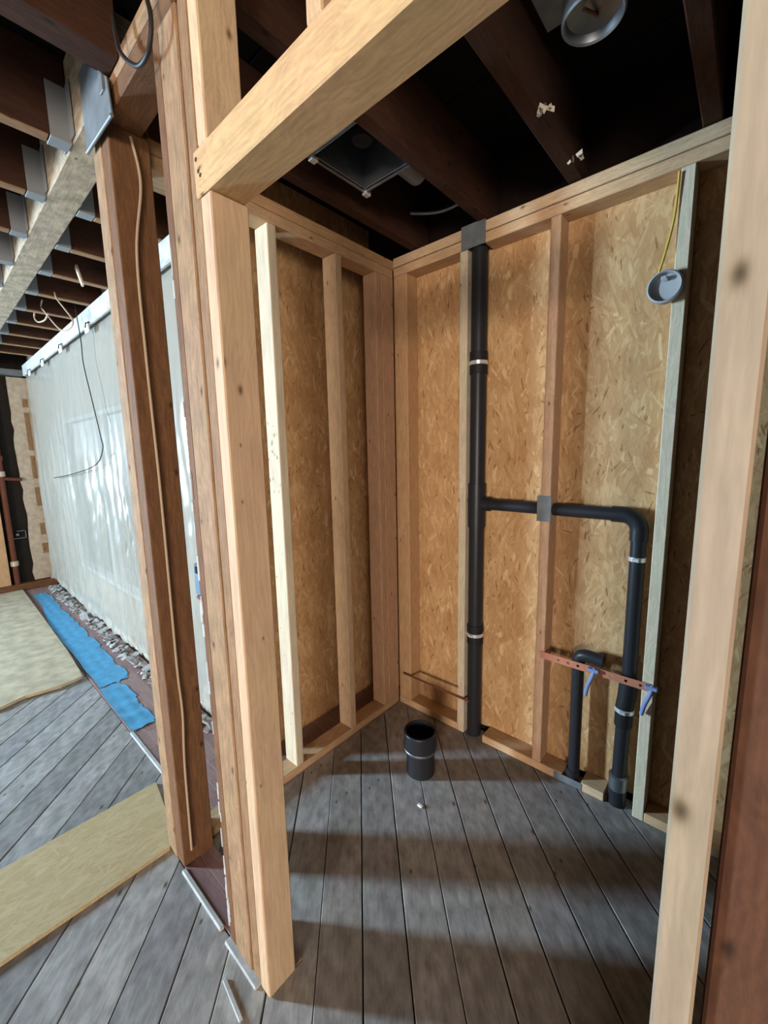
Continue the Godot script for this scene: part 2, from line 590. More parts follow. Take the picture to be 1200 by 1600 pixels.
func joist(lo: Vector3, hi: Vector3, label: String, group: String, hang_z: float, hang_dir: float) -> void:
	var at := V((lo.x + hi.x) / 2, lo.y, (lo.z + hi.z) / 2)
	var o := base("ceiling_joist", at)
	tag(o, label, "joist", group)
	put("joist_board", bx(lo - at, hi - at, 2, 0.004), M.dark[rng.randi() % 2], o)
	if hang_dir != 0.0:
		# folded steel hanger: seat under the joist, two cheeks, two flanges against the beam
		var st := start()
		var zz := hang_z - at.z
		var w := (hi.x - lo.x) / 2
		var za := minf(zz, zz + hang_dir * 0.055)
		var zb := maxf(zz, zz + hang_dir * 0.055)
		add_box(st, V(-w - 0.003, -0.006, za), V(w + 0.003, 0.0, zb), 0, 0.0005)
		for s in [-1.0, 1.0]:
			add_box(st, V(minf(s * w, s * (w + 0.003)), 0, za), V(maxf(s * w, s * (w + 0.003)), 0.15, zb), 1, 0.0005)
			var f0 := minf(zz, zz + hang_dir * 0.003)
			add_box(st, V(minf(s * w, s * (w + 0.04)), 0.005, f0), V(maxf(s * w, s * (w + 0.04)), 0.16, f0 + 0.003), 1, 0.0005)
		tag(put("joist_hanger", st.commit(), M.hanger, o), "grey steel joist hanger")
		var l0 := lo.z - at.z + (0.0 if hang_dir > 0.0 else 0.002)
		if hang_dir > 0.0: put("lath_remnant", bx(V(-w * 0.8, -0.005, zb + 0.004), V(w * 0.8, 0.0, zb + 1.6), 2, 0.001), M.aged[0], o)
		else: put("lath_remnant", bx(V(-w * 0.8, -0.007, l0), V(w * 0.8, 0.0, za - 0.003), 2, 0.002), M.aged[2], o)

func doorway() -> void:
	# pale reused beam over the opening of the big room
	var bm := timber("ceiling_beam", V(-6.2, 2.497, -0.565), V(-1.436, 2.735, -0.46), 0, M.white_beam, "long whitewashed beam carrying the joists above the big room", "beam")
	# post B, two old studs nailed together
	timber("doorway_post", V(-1.571, 0, -0.581), V(-1.496, 2.495, FRONT), 1, M.aged[2], "weathered outer half of the doubled post under the whitewashed beam", "post")
	timber("doorway_post", V(-1.494, 0, -0.583), V(-1.434, 2.495, FRONT - 0.002), 1, M.aged[1], "inner half of the doubled post, its dark flank with a cable", "post")
	# plates running over the posts
	timber("top_plate", V(-1.432, 2.432, -0.56), V(-0.924, 2.478, FRONT), 0, M.aged[1], "lower brown plate lying across the doubled post and old studs", "plate")
	timber("top_plate", V(-1.40, 2.480, -0.56), V(-0.924, 2.525, FRONT + 0.002), 0, M.aged[2], "upper brown plate lying across the doubled post and old studs", "plate")
	# old studs C
	var old := timber("old_stud", V(-1.096, 0.004, -0.56), V(-1.060, 2.43, FRONT), 1, M.aged[1], "old stud with plaster crust and blue-grey switch box", "stud")
	var st := start()
	for k in 34:
		var y := 0.08 + 1.9 * pow(rng.randf(), 2.0)
		var c := V(-1.0945 + rng.randf_range(0.0, 0.008), y, FRONT) - old.position
		var hh := rng.randf_range(0.008, 0.04)
		var hw := rng.randf_range(0.002, 0.005)
		add_box(st, c - V(hw, hh, 0.002), c + V(hw, hh, rng.randf_range(0.0015, 0.004)), 1, 0.0015)
	tag(put("plaster_crust", st.commit(), M.edge, old), "crumbs of white plaster", "", "", "stuff")
	timber("old_stud", V(-1.058, 0.004, -0.515), V(-0.969, 2.43, FRONT + 0.002), 1, M.aged[2], "wide flat-faced old stud in the middle of the doorway cluster", "stud")
	timber("old_stud", V(-0.967, 0.004, -0.56), V(-0.925, 2.43, FRONT - 0.002), 1, M.aged[0], "narrow old stud touching the new pale-edged doorway jamb", "stud")
	# new jamb A, header, cripples
	timber("door_jamb", V(-0.922, 0, -0.557), V(-0.878, 2.041, FRONT + 0.001), 1, M.post, "new fir jamb stud with bright front edge under the header", "stud")
	var h := timber("door_header", V(-0.938, 2.043, -0.553), V(0.008, 2.133, FRONT + 0.003), 0, M.beam, "thick new fir header crossing overhead from the jamb stud", "beam")
	for p in [[-0.925, 2.114], [-0.918, 2.089], [-0.911, 2.079]]:
		put("nail", lathe([Vector2(0.0, 0.0006), Vector2(0.0042, 0.0004), Vector2(0.0042, -0.02)], Basis(Vector3.RIGHT, PI / 2), 10), M.nail, h, V(p[0], p[1], FRONT + 0.0036) - h.position)
	timber("cripple_stud", V(-0.918, 2.135, -0.557), V(-0.878, 2.738, FRONT + 0.001), 1, M.fresh[2], "short new stud standing on the header beside the old studs", "stud")
	timber("cripple_stud", V(-0.556, 2.135, -0.557), V(-0.518, 2.738, FRONT + 0.001), 1, M.fresh[0], "short new stud standing on the header over mid opening", "stud")
	# right side of the opening
	timber("door_jamb", V(-0.034, 0, -0.552), V(0.002, 2.041, FRONT), 1, M.jamb, "pale knotty jamb stud close to the camera", "stud")
	timber("old_stud", V(0.010, 0, -0.572), V(0.105, 2.738, FRONT - 0.012), 1, M.brown, "dark reddish old stud just behind the pale knotty jamb", "stud")

func partition() -> void:
	var x0 := LEFT - 0.089
	timber("bottom_plate", V(x0, 0.004, -1.762), V(LEFT, 0.042, -0.587), 2, M.fresh[0], "bottom plate under the open stud partition", "plate")
	timber("top_plate", V(x0, 2.388, -1.762), V(LEFT, 2.430, -0.562), 2, M.fresh[0], "lower new top plate over the open stud partition", "plate")
	timber("top_plate", V(x0, 2.432, -1.852), V(LEFT, 2.474, -0.562), 2, M.fresh[1], "upper new top plate over the open stud partition", "plate")
	timber("partition_stud", V(x0, 0.043, -1.050), V(LEFT, 2.387, -1.010), 1, M.stained, "partition stud with brightly lit stained flank next to the jamb", "stud")
	timber("partition_stud", V(x0, 0.043, -1.400), V(LEFT, 2.387, -1.360), 1, M.fresh[2], "partition stud alone midway between lit stud and corner", "stud")
	timber("partition_stud", V(x0, 0.043, -1.668), V(LEFT, 2.387, -1.628), 1, M.pink, "pinkish partition stud that starts the corner cluster", "stud")
	timber("partition_stud", V(x0, 0.043, -1.762), V(LEFT, 2.387, -1.671), 1, M.pink, "wide pinkish corner stud ending the open partition", "stud")
	# sheathing of the outer wall behind the partition
	structure("wall_left", [
		["strand_board", V(-1.742, -0.02, -1.87), V(-1.727, 2.735, -0.95), 1, M.osb],
		["outer_cladding", V(-1.80, -0.05, -2.0), V(-1.744, 2.76, -1.065), 1, M.black_wall]])

func plumbing_wall() -> void:
	var z0 := BACK - 0.089
	# bottom plate, cut for the pipe
	timber("bottom_plate", V(LEFT, 0, z0), V(-1.062, 0.04, BACK), 0, M.fresh[0], "short bottom plate piece in the corner before the tall pipe", "plate")
	timber("bottom_plate", V(-0.925, 0, z0), V(-0.525, 0.04, BACK), 0, M.fresh[0], "bottom plate piece between tall pipe and short pipe", "plate")
	timber("bottom_plate", V(-0.445, 0, z0), V(-0.352, 0.04, BACK), 0, M.fresh[2], "tiny bottom plate block between the two lower pipes", "plate")
	timber("bottom_plate", V(-0.205, 0, z0), V(0.20, 0.04, BACK), 0, M.fresh[0], "bottom plate piece beyond the speckled stud toward the pale jamb", "plate")
	timber("top_plate", V(LEFT, 2.395, z0), V(-1.036, 2.437, BACK), 0, M.fresh[0], "lower top plate piece between corner and tall pipe", "plate")
	timber("top_plate", V(LEFT, 2.440, z0), V(-1.036, 2.484, BACK + 0.002), 0, M.fresh[2], "upper top plate piece between corner and tall pipe", "plate")
	timber("top_plate", V(-0.954, 2.395, z0), V(0.6, 2.437, BACK), 0, M.fresh[0], "long lower top plate of the plumbing wall past the tall pipe", "plate")
	timber("top_plate", V(-0.954, 2.440, z0), V(0.6, 2.484, BACK + 0.002), 0, M.fresh[2], "long upper top plate of the plumbing wall under the joists", "plate")
	timber("wall_stud", V(LEFT + 0.001, 0.041, z0), V(-1.386, 2.394, BACK), 1, M.fresh[1], "broad corner stud of the plumbing wall", "stud")
	timber("wall_stud", V(-1.075, 0.0, z0), V(-1.034, 2.394, BACK), 1, M.pale, "pale stud hugging the tall black vent pipe", "stud")
	timber("wall_stud", V(-0.664, 0.041, z0), V(-0.624, 2.394, BACK), 1, M.pink, "stud crossed by the horizontal black pipe", "stud")
	timber("wall_stud", V(-0.246, 0.0, z0), V(-0.206, 2.394, BACK), 1, M.pale, "speckled pale stud carrying the round electrical box", "stud")
	structure("wall_right", [
		["strand_board", V(-1.742, 0.03, z0 - 0.015), V(-0.642, 2.46, z0 - 0.001), 1, M.osb],
		["strand_board", V(-0.640, 0.03, z0 - 0.015), V(-0.208, 2.46, z0 - 0.001), 1, M.osb],
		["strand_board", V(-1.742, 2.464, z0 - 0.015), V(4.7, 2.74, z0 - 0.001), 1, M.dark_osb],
		["strand_board", V(-0.206, 0.03, z0 - 0.015), V(4.7, 2.46, z0 - 0.001), 1, M.osb],
		["outer_cladding", V(-1.80, -0.05, z0 - 0.1), V(4.8, 2.76, z0 - 0.017), 1, M.black_wall]])

func hose_clamp(parent: Node, at: Vector3, r: float) -> void:
	var st := start()
	add_lathe(st, [Vector2(r, -0.009), Vector2(r + 0.002, -0.008), Vector2(r + 0.002, 0.008), Vector2(r, 0.009)])
	add_box(st, V(-0.012, -0.007, r), V(0.012, 0.007, r + 0.008), 0, 0.002)
	tag(put("hose_clamp", st.commit(), M.steel, parent, at), "shiny steel band clamp")

func plumbing() -> void:
	var zc := -1.808
	# tall vent stack with its tee, branch, elbow and drop: one glued run
	var o := base("drain_pipe", V(-0.995, 0.0, zc))
	tag(o, "black plastic vent pipe running floor to ceiling with a side branch", "pipe")
	var r := 0.037
	put("vertical_pipe", tube([V(0, -0.02, 0), V(0, 1.13, 0), V(0, 2.6, 0)], r, 24), M.abs, o)
	put("tee_fitting", lathe([Vector2(r, -0.115), Vector2(r + 0.006, -0.115), Vector2(r + 0.006, 0.1), Vector2(r, 0.1)]), M.abs, o, V(0, 1.235, 0))
	for y in [1.90, 0.56]:
		put("coupling", lathe([Vector2(r, -0.05), Vector2(r + 0.004, -0.05), Vector2(r + 0.004, 0.05), Vector2(r, 0.05)]), M.rubber, o, V(0, y, 0))
		hose_clamp(o, V(0.0, y, 0), r + 0.004)
	var b := 0.027
	put("branch_collar", tube([V(0.035, 1.237, 0), V(0.075, 1.237, 0)], b + 0.006, 20), M.abs, o)
	put("branch_pipe", tube([V(0.03, 1.237, 0), V(0.62, 1.237, 0)], b, 20), M.abs, o)
	var bend := []
	for k in 9:
		var w := PI / 2 * k / 8.0
		bend.append(V(0.638 + 0.058 * sin(w), 1.237 - 0.058 * (1 - cos(w)), 0))
	put("elbow", tube([V(0.60, 1.237, 0)] + bend + [V(0.696, 1.14, 0)], b + 0.005, 20), M.abs, o)
	put("drop_pipe", tube([V(0.696, 1.16, 0), V(0.697, 0.55, 0)], b, 20), M.abs, o)
	hose_clamp(o, V(0.696, 1.068, 0), b + 0.001)
	put("rubber_connector", tube(curve([V(0.697, 0.57, 0), V(0.695, 0.5, 0.004), V(0.69, 0.44, 0.006), V(0.688, 0.36, 0.0)], 4), b + 0.006, 18), M.rubber, o)
	hose_clamp(o, V(0.69, 0.435, 0.006), b + 0.007)
	put("lower_pipe", tube([V(0.688, 0.38, 0), V(0.685, 0.0, 0.004)], b, 20), M.abs, o)
	put("trap_hub", lathe([Vector2(b, -0.04), Vector2(b + 0.007, -0.035), Vector2(b + 0.009, 0.03), Vector2(b, 0.035)]), M.zinc, o, V(0.685, 0.10, 0.004))
	put("base_hub", lathe([Vector2(b, -0.03), Vector2(b + 0.008, -0.03), Vector2(b + 0.008, 0.04), Vector2(b, 0.045)]), M.abs, o, V(0.685, 0.03, 0.004))
	# separate stub of supply drain
	var s := base("pipe_stub", V(-0.487, 0.0, -1.79))
	tag(s, "short black pipe standing behind the perforated copper strap", "pipe")
	put("stub_pipe", tube([V(0.004, 0.0, 0), V(0, 0.6, -0.004)], 0.024, 20), M.abs, s)
	put("stub_elbow", tube(curve([V(0, 0.57, -0.004), V(0.004, 0.604, -0.004), V(0.03, 0.622, 0.0), V(0.10, 0.622, 0.004)], 5), 0.026, 18), M.abs, s)
	put("floor_collar", lathe([Vector2(0.024, 0.04), Vector2(0.03, 0.046), Vector2(0.03, 0.07), Vector2(0.024, 0.075)]), M.abs, s)
	# perforated strap with two blue clips
	var p := base("copper_strap", V(-0.43, 0.58, BACK + 0.004))
	tag(p, "flat perforated copper strap nailed across two studs", "strap")
	var csg := CSGBox3D.new()
	csg.name = "strap_bar"
	csg.size = V(0.42, 0.032, 0.003)
	csg.material = M.copper
	p.add_child(csg)
	csg.rotation = V(0, 0, 0.0)
	for k in 7:
		var hole := CSGCylinder3D.new()
		hole.name = "hole_%03d" % k
		hole.operation = CSGShape3D.OPERATION_SUBTRACTION
		hole.radius = 0.0058
		hole.height = 0.03
		hole.rotation = V(PI / 2, 0, 0)
		hole.position = V([-0.13, -0.09, -0.05, 0.02, 0.08, 0.13, 0.18][k], 0, 0)
		hole.material = M.hole
		csg.add_child(hole)
	for c in [[-0.425, 0.62, 0.455, "blue plastic pipe clip hanging at mid strap"], [-0.222, 0.61, 0.47, "blue plastic pipe clip hanging at the strap end"]]:
		var st := start()
		add_tube(st, curve([V(0.012, 0.05, 0.0), V(0.008, 0.02, 0.012), V(-0.008, -0.03, 0.012), V(-0.016, -0.075, 0.006)], 5), 0.008, 10)
		add_box(st, V(-0.012, 0.036, -0.006), V(0.03, 0.05, 0.014), 0, 0.002)
		var q := put("pipe_clip", st.commit(), M.blue, self, V(c[0], 0.545, BACK + 0.012))
		tag(q, c[3], "clip", "blue pipe clips")
	# guard plates
	timber("nail_plate", V(-0.679, 1.187, BACK + 0.0015), V(-0.619, 1.298, BACK + 0.0035), 1, M.dull, "small grey nail plate over the horizontal pipe", "plate")
	timber("nail_plate", V(-1.066, 2.392, BACK + 0.003), V(-0.944, 2.492, BACK + 0.005), 1, M.dull, "large grey nail plate where the tall pipe meets the top plates", "plate")
	timber("nail_plate", V(-0.56, 0.004, BACK + 0.001), V(-0.44, 0.038, BACK + 0.003), 0, M.dull, "grey nail plate on the bottom plate below the short pipe", "plate")
	timber("strap_scrap", V(-1.44, 0.193, BACK + 0.002), V(-1.0, 0.207, BACK + 0.006), 0, M.rust, "thin rusty strap near the floor between corner and tall pipe", "strap")
	# toilet drain stub in the floor
	var c := base("floor_drain_stub", V(-1.054, 0.0, -1.409))
	tag(c, "open black pipe stub standing alone on the bathroom floor", "pipe")
	put("stub_body", lathe([Vector2(0.066, 0.0), Vector2(0.066, 0.128), Vector2(0.06, 0.13)], Basis(), 32), M.abs, c)
	put("stub_hub", lathe([Vector2(0.066, 0.118), Vector2(0.075, 0.122), Vector2(0.077, 0.128), Vector2(0.077, 0.205), Vector2(0.075, 0.209), Vector2(0.068, 0.209), Vector2(0.067, 0.14), Vector2(0.0, 0.135)], Basis(), 32), M.abs, c)
	tag(put("hub_ring", lathe([Vector2(0.0765, 0.118), Vector2(0.0785, 0.121), Vector2(0.0785, 0.127), Vector2(0.0765, 0.13)], Basis(), 32), M.zinc, c), "worn grey ring")

func window_side() -> void:
	# wall with two window openings behind the plastic
	var zf := -0.965
	var wl := structure("wall_window", [
		["wall_panel", V(-6.2, -0.05, -1.06), V(-5.0, 2.74, zf), 1, M.plaster],
		["wall_panel", V(-5.0, -0.05, -1.06), V(-2.75, 0.42, zf), 1, M.plaster],
		["wall_panel", V(-5.0, 1.86, -1.06), V(-2.75, 2.74, zf), 1, M.plaster],
		["wall_panel", V(-2.75, -0.05, -1.06), V(-1.727, 2.74, zf), 1, M.plaster]])
	var win := base("window_1", V(-3.875, 0.42, zf - 0.05))
	tag(win, "", "", "", "structure")
	for p in [[-1.125, -1.085, 0.0, 1.44], [1.085, 1.125, 0.0, 1.44], [-0.03, 0.03, 0.0, 1.44]]:
		put("window_frame", bx(V(p[0], p[2], -0.035), V(p[1], p[3], 0.035), 1), M.chip, win)
	put("window_frame", bx(V(-1.085, 0.0, -0.035), V(1.085, 0.04, 0.035), 0), M.chip, win)
	put("window_frame", bx(V(-1.085, 1.40, -0.035), V(1.085, 1.44, 0.035), 0), M.chip, win)
	# hanging sheet
	var st := start()
	var nx := 260
	var ny := 70
	var f1 := noise(1.0, 71, 2)
	var f2 := noise(3.0, 72, 3)
	var pos := func(i: int, j: int) -> Vector3:
		var u := i / float(nx)
		var v := j / float(ny)
		var x := lerpf(-6.12, -1.80, u)
		var y := lerpf(0.085 + 0.03 * f1.get_noise_1d(x * 2.0), 2.49, v)
		var low := clampf((2.0 - y) / 0.7, 0.0, 1.0)
		var d := 0.5 + 0.5 * f1.get_noise_2d(x * 1.3, y * 0.25)
		var fold := 0.042 * low * pow(absf(f1.get_noise_2d(x * 3.6 + y * 0.4, y * 0.08 + 5.0)), 0.7)
		var crinkle := 0.010 * f2.get_noise_2d(x * 1.6, y * 0.8) * (0.3 + low)
		var heap := 0.03 * clampf((0.5 - y) / 0.5, 0.0, 1.0) * f2.get_noise_2d(x * 0.9, y * 2.5)
		return V(x, y, -0.935 + 0.012 * d + fold + crinkle + heap)
	for j in ny:
		for i in nx:
			var a: Vector3 = pos.call(i, j)
			var b: Vector3 = pos.call(i + 1, j)
			var c: Vector3 = pos.call(i + 1, j + 1)
			var d: Vector3 = pos.call(i, j + 1)
			for t in [a, c, b, a, d, c]:
				st.set_smooth_group(0)
				st.add_vertex(t)
	st.index()
	st.generate_normals()
	tag(put("plastic_sheet", st.commit(), M.plastic), "clear plastic sheeting hung over the whole window wall", "sheet")
	# white strip that pins the sheet, with loose tabs
	var o := base("pinning_board", V(-4.0, 2.385, -0.885))
	tag(o, "white painted board pinning the plastic sheet along the ceiling", "board")
	put("strip", bx(V(-2.0, 0.0, -0.022), V(2.2, 0.112, -0.002), 0, 0.004), M.edge, o)
	for x in [-1.65, -1.0, -0.28, 0.5, 1.25]:
		put("tab", bx(V(x, -0.045, -0.002), V(x + 0.09, 0.02, 0.008), 0, 0.003), M.chip, o)
		put("bent_nail", tube([V(x + 0.1, 0.012, 0.0), V(x + 0.1, 0.0, 0.022), V(x + 0.1, -0.03, 0.026)], 0.004, 8), M.wire_black, o)
	# rubble of plaster along the foot of the sheet
	st = start()
	for k in 420:
		var x := rng.randf_range(-6.0, -2.1)
		var s := rng.randf_range(0.005, 0.034) * rng.randf_range(0.4, 1.0)
		var z := -0.885 + rng.randf_range(-0.04, 0.038)
		var q := Basis.from_euler(V(rng.randf() * 0.6, rng.randf() * TAU, rng.randf() * 0.6))
		var h := V(s * rng.randf_range(0.6, 1.6), s * rng.randf_range(0.1, 0.3), s)
		var cs := []
		for c in [[-1, -1, -1], [1, -1, -1], [1, -1, 1], [-1, -1, 1], [-1, 1, -1], [1, 1, -1], [1, 1, 1], [-1, 1, 1]]:
			cs.append(q * (V(c[0], c[1], c[2]) * h * rng.randf_range(0.65, 1.05)) + V(x, 0.006 + s * 0.45, z))
		var mid := V(x, 0.006 + s * 0.45, z)
		for f in [[0, 1, 2, 3], [4, 5, 6, 7], [0, 1, 5, 4], [1, 2, 6, 5], [2, 3, 7, 6], [3, 0, 4, 7]]:
			for t in [[f[0], f[1], f[2]], [f[0], f[2], f[3]]]:
				var n: Vector3 = (cs[t[1]] - cs[t[0]]).cross(cs[t[2]] - cs[t[0]]).normalized()
				if n.dot(cs[t[0]] + cs[t[1]] + cs[t[2]] - mid * 3) < 0: n = -n
				tri(st, [cs[t[0]], cs[t[1]], cs[t[2]]], [Vector2.ZERO, Vector2.ZERO, Vector2.ZERO], n)
	tag(put("plaster_rubble", st.commit(), M.rubble), "white plaster crumbs strewn along the foot of the plastic sheet", "rubble", "", "stuff")
	# two lengths of blue film on the red floor
	film("long sheet of blue film lying on the floor below the window", -5.80, -3.06, -0.80, -0.615, 3)
	film("short end piece of blue film nearest the doubled post", -3.05, -2.42, -0.735, -0.605, 4)
	# plywood on the boards at the far end
	tag(put("plywood_sheet", slab(PackedVector2Array([Vector2(-6.09, -0.63), Vector2(-3.85, -0.60), Vector2(-3.45, -0.585), Vector2(-3.30, -0.575), Vector2(-3.27, -0.45), Vector2(-3.30, -0.28), Vector2(-3.26, -0.15), Vector2(-3.28, 0.3), Vector2(-3.27, 0.8), Vector2(-6.09, 0.8)]), 0.024, 0.02, Vector2(1, 0), Vector2.ZERO, 0.003), M.ply), "dusty yellowish plywood sheet lying on the grey boards", "plywood")
	tag(put("floor_plank", slab(PackedVector2Array([Vector2(-1.935, -0.555), Vector2(-1.575, -0.50), Vector2(-1.548, -0.465), Vector2(-1.556, 0.4), Vector2(-1.56, 1.6), Vector2(-1.95, 1.6)]), 0.013, 0.012, Vector2(0, 1), Vector2.ZERO, 0.002), M.osb_floor), "pale strand board strip laid on the floor beside the doubled post", "board")
	# trim slivers at the edges of the red boards
	for s in [[V(-2.42, -0.004, -0.612), V(-1.585, 0.009, -0.594), "white painted sliver of trim along the red floor by the window"],
		[V(-1.425, -0.004, -0.474), V(-1.14, 0.010, -0.458), "white painted sliver of trim between doubled post and old studs"],
		[V(-1.10, -0.004, -0.478), V(-0.925, 0.008, -0.452), "crumbling white sliver of trim at the foot of the old studs"]]:
		tag(lumber("trim_sliver", s[0], s[1], 0, M.edge, self, 0.003), s[2], "trim", "broken floor trim")
	var ch := lumber("trim_sliver", V(-0.06, 0.0005, -0.006), V(0.06, 0.007, 0.006), 0, M.edge, self, 0.002)
	ch.position = V(-0.955, 0.001, -0.40)
	ch.rotation.y = -0.12
	tag(ch, "loose splinter of white trim on the grey boards near the jamb", "trim", "broken floor trim")
	end_wall()
	garden()

func film(label: String, x0: float, x1: float, z0: float, z1: float, sd: int) -> void:
	var st := start()
	var n := noise(1.0, sd, 3)
	var nx := 70
	var nz := 8
	var pos := func(i: int, j: int) -> Vector3:
		var u := i / float(nx)
		var v := j / float(nz)
		var x := lerpf(x0, x1, u)
		var a := z0 + 0.016 * n.get_noise_1d(x * 3.0) + (0.012 if int(x * 9.0) % 3 == 0 else 0.0)
		var b := z1 + 0.006 * n.get_noise_1d(x * 2.0 + 40.0) - 0.06 * clampf((-4.6 - x) / 0.7, 0.0, 1.0)
		var z := lerpf(a, b, v)
		return V(x + 0.03 * n.get_noise_1d(z * 30.0) * (1.0 if i in [0, nx] else 0.0), 0.009 + 0.003 * sin(x * 46.0 + 2.0 * n.get_noise_2d(x * 3.0, z * 3.0)) * (0.4 + 0.6 * n.get_noise_1d(x * 1.5)) + 0.002 * sin(z * 90.0), z)
	for j in nz:
		for i in nx:
			var q := [pos.call(i, j), pos.call(i + 1, j), pos.call(i + 1, j + 1), pos.call(i, j + 1)]
			for t in [0, 1, 2, 0, 2, 3]:
				st.set_smooth_group(0)
				st.add_vertex(q[t])
			var d := V(0, 0.0012, 0)
			for t in [0, 2, 1, 0, 3, 2]:
				st.set_smooth_group(1)
				st.add_vertex(q[t] - d)
	st.index()
	st.generate_normals()
	tag(put("blue_film", st.commit(), M.film), label, "film", "blue floor film")

func end_wall() -> void:
	var x := -6.2
	# leftover strip of plaster beside the window, with bare patches
	var o := base("plaster_strip", V(x, 0.09, -0.86))
	tag(o, "torn upright strip of old cream plaster beside the plastic sheet", "plaster")
	var st := start()
	var n := noise(2.0, 55, 3)
	var zl := []
	for k in 25: zl.append(0.10 + 0.03 * n.get_noise_1d(k * 0.8))
	for k in 24:
		var y0 := 2.3 * k / 24.0
		var y1 := 2.3 * (k + 1) / 24.0
		var a := V(0.024, y0, zl[k])
		var b := V(0.024, y1, zl[k + 1])
		quad(st, [a, b, V(0.024, y1, -0.1), V(0.024, y0, -0.1)], [Vector2.ZERO, Vector2.ZERO, Vector2.ZERO, Vector2.ZERO], Vector3.RIGHT)
		quad(st, [a, b, b - V(0.022, 0, 0), a - V(0.022, 0, 0)], [Vector2.ZERO, Vector2.ZERO, Vector2.ZERO, Vector2.ZERO], V(0, 0, 1))
	put("plaster_face", st.commit(), M.plaster, o)
	for p in [[0.30, 0.12, 0.035], [0.52, 0.14, 0.03], [0.86, 0.22, 0.028], [1.18, 0.26, 0.026], [1.5, 0.42, 0.028], [1.98, 0.09, 0.03]]:
		put("bare_lath", bx(V(0.0245, p[0], -0.03 - p[2]), V(0.027, p[0] + p[1], -0.03 + p[2] * 0.6), 1, 0.001), M.aged[2], o)
	timber("end_stud", V(x + 0.001, 0.09, -0.545), V(x + 0.09, 2.49, -0.44), 1, M.fresh[0], "bare tan stud on the far end wall", "stud")
	timber("end_plate", V(x + 0.001, 0.0, -0.95), V(x + 0.10, 0.085, 0.4), 2, M.aged[1], "brown bottom plate across the far end wall", "plate")
	timber("corner_ledge", V(x + 0.001, 2.40, -0.90), V(x + 0.16, 2.455, -0.64), 2, M.dull, "grey ledge at the top corner of the far end wall", "ledge")
	var p := base("rusty_pipe", V(x + 0.06, 0.086, -0.60))
	tag(p, "rusty iron pipe rising in the dark far end wall", "pipe")
	put("pipe_body", tube([V(0, 0.0, 0), V(0, 2.30, 0.0)], 0.026, 14), M.rust, p)
	for y in [0.24, 1.25, 1.42]:
		put("collar", lathe([Vector2(0.026, -0.03), Vector2(0.036, -0.025), Vector2(0.036, 0.025), Vector2(0.026, 0.03)], Basis(), 14), M.plaster if y != 1.42 else M.rust, p, V(0, y, 0))
	put("side_branch", tube([V(0, 1.2, 0), V(0, 1.18, -0.17)], 0.018, 12), M.rust, p)
	var st2 := start()
	add_box(st2, V(0, 0, -0.06), V(0.04, 0.008, 0.06), 2, 0.002)
	add_box(st2, V(0, 0, -0.06), V(0.04, 0.09, -0.052), 1, 0.002)
	add_box(st2, V(0, 0.082, -0.06), V(0.04, 0.09, 0.02), 2, 0.002)
	add_box(st2, V(0, 0.03, 0.0), V(0.03, 0.06, 0.03), 2, 0.003)
	tag(put("pipe_bracket", st2.commit(), M.zinc, self, V(x + 0.006, 0.60, -0.68)), "small open metal bracket beside the rusty pipe", "bracket")

func garden() -> void:
	var st := start()
	for k in 2600:
		var c := V(clampf(rng.randfn(-3.9, 0.6), -5.6, -2.4), 0.0, -2.7 + clampf(rng.randfn(0.0, 0.3), -0.6, 0.5))
		c.y = rng.randf_range(0.0, 1.7) * exp(-pow((c.x + 3.9) / 1.1, 2.0)) + rng.randf() * 0.2
		var q := Basis.from_euler(V(rng.randf() * TAU, rng.randf() * TAU, rng.randf() * TAU))
		var s := rng.randf_range(0.05, 0.1)
		var n: Vector3 = q * Vector3.UP
		quad(st, [c + q * V(-s, 0, 0), c + q * V(0, 0.01, -s * 0.45), c + q * V(s, 0, 0), c + q * V(0, 0.01, s * 0.45)], [Vector2.ZERO, Vector2.ZERO, Vector2.ZERO, Vector2.ZERO], n)
	tag(put("garden_foliage", st.commit(), M.leaf), "blurred green bushes outside behind the plastic sheet", "foliage", "", "stuff")
	structure("ground_outside", [["soil", V(-40, -0.5, -60), V(30, -0.1, -2.02), 0, M.outside], ["soil", V(-60, -0.5, -60), V(-6.4, -0.1, 60), 0, M.outside]])

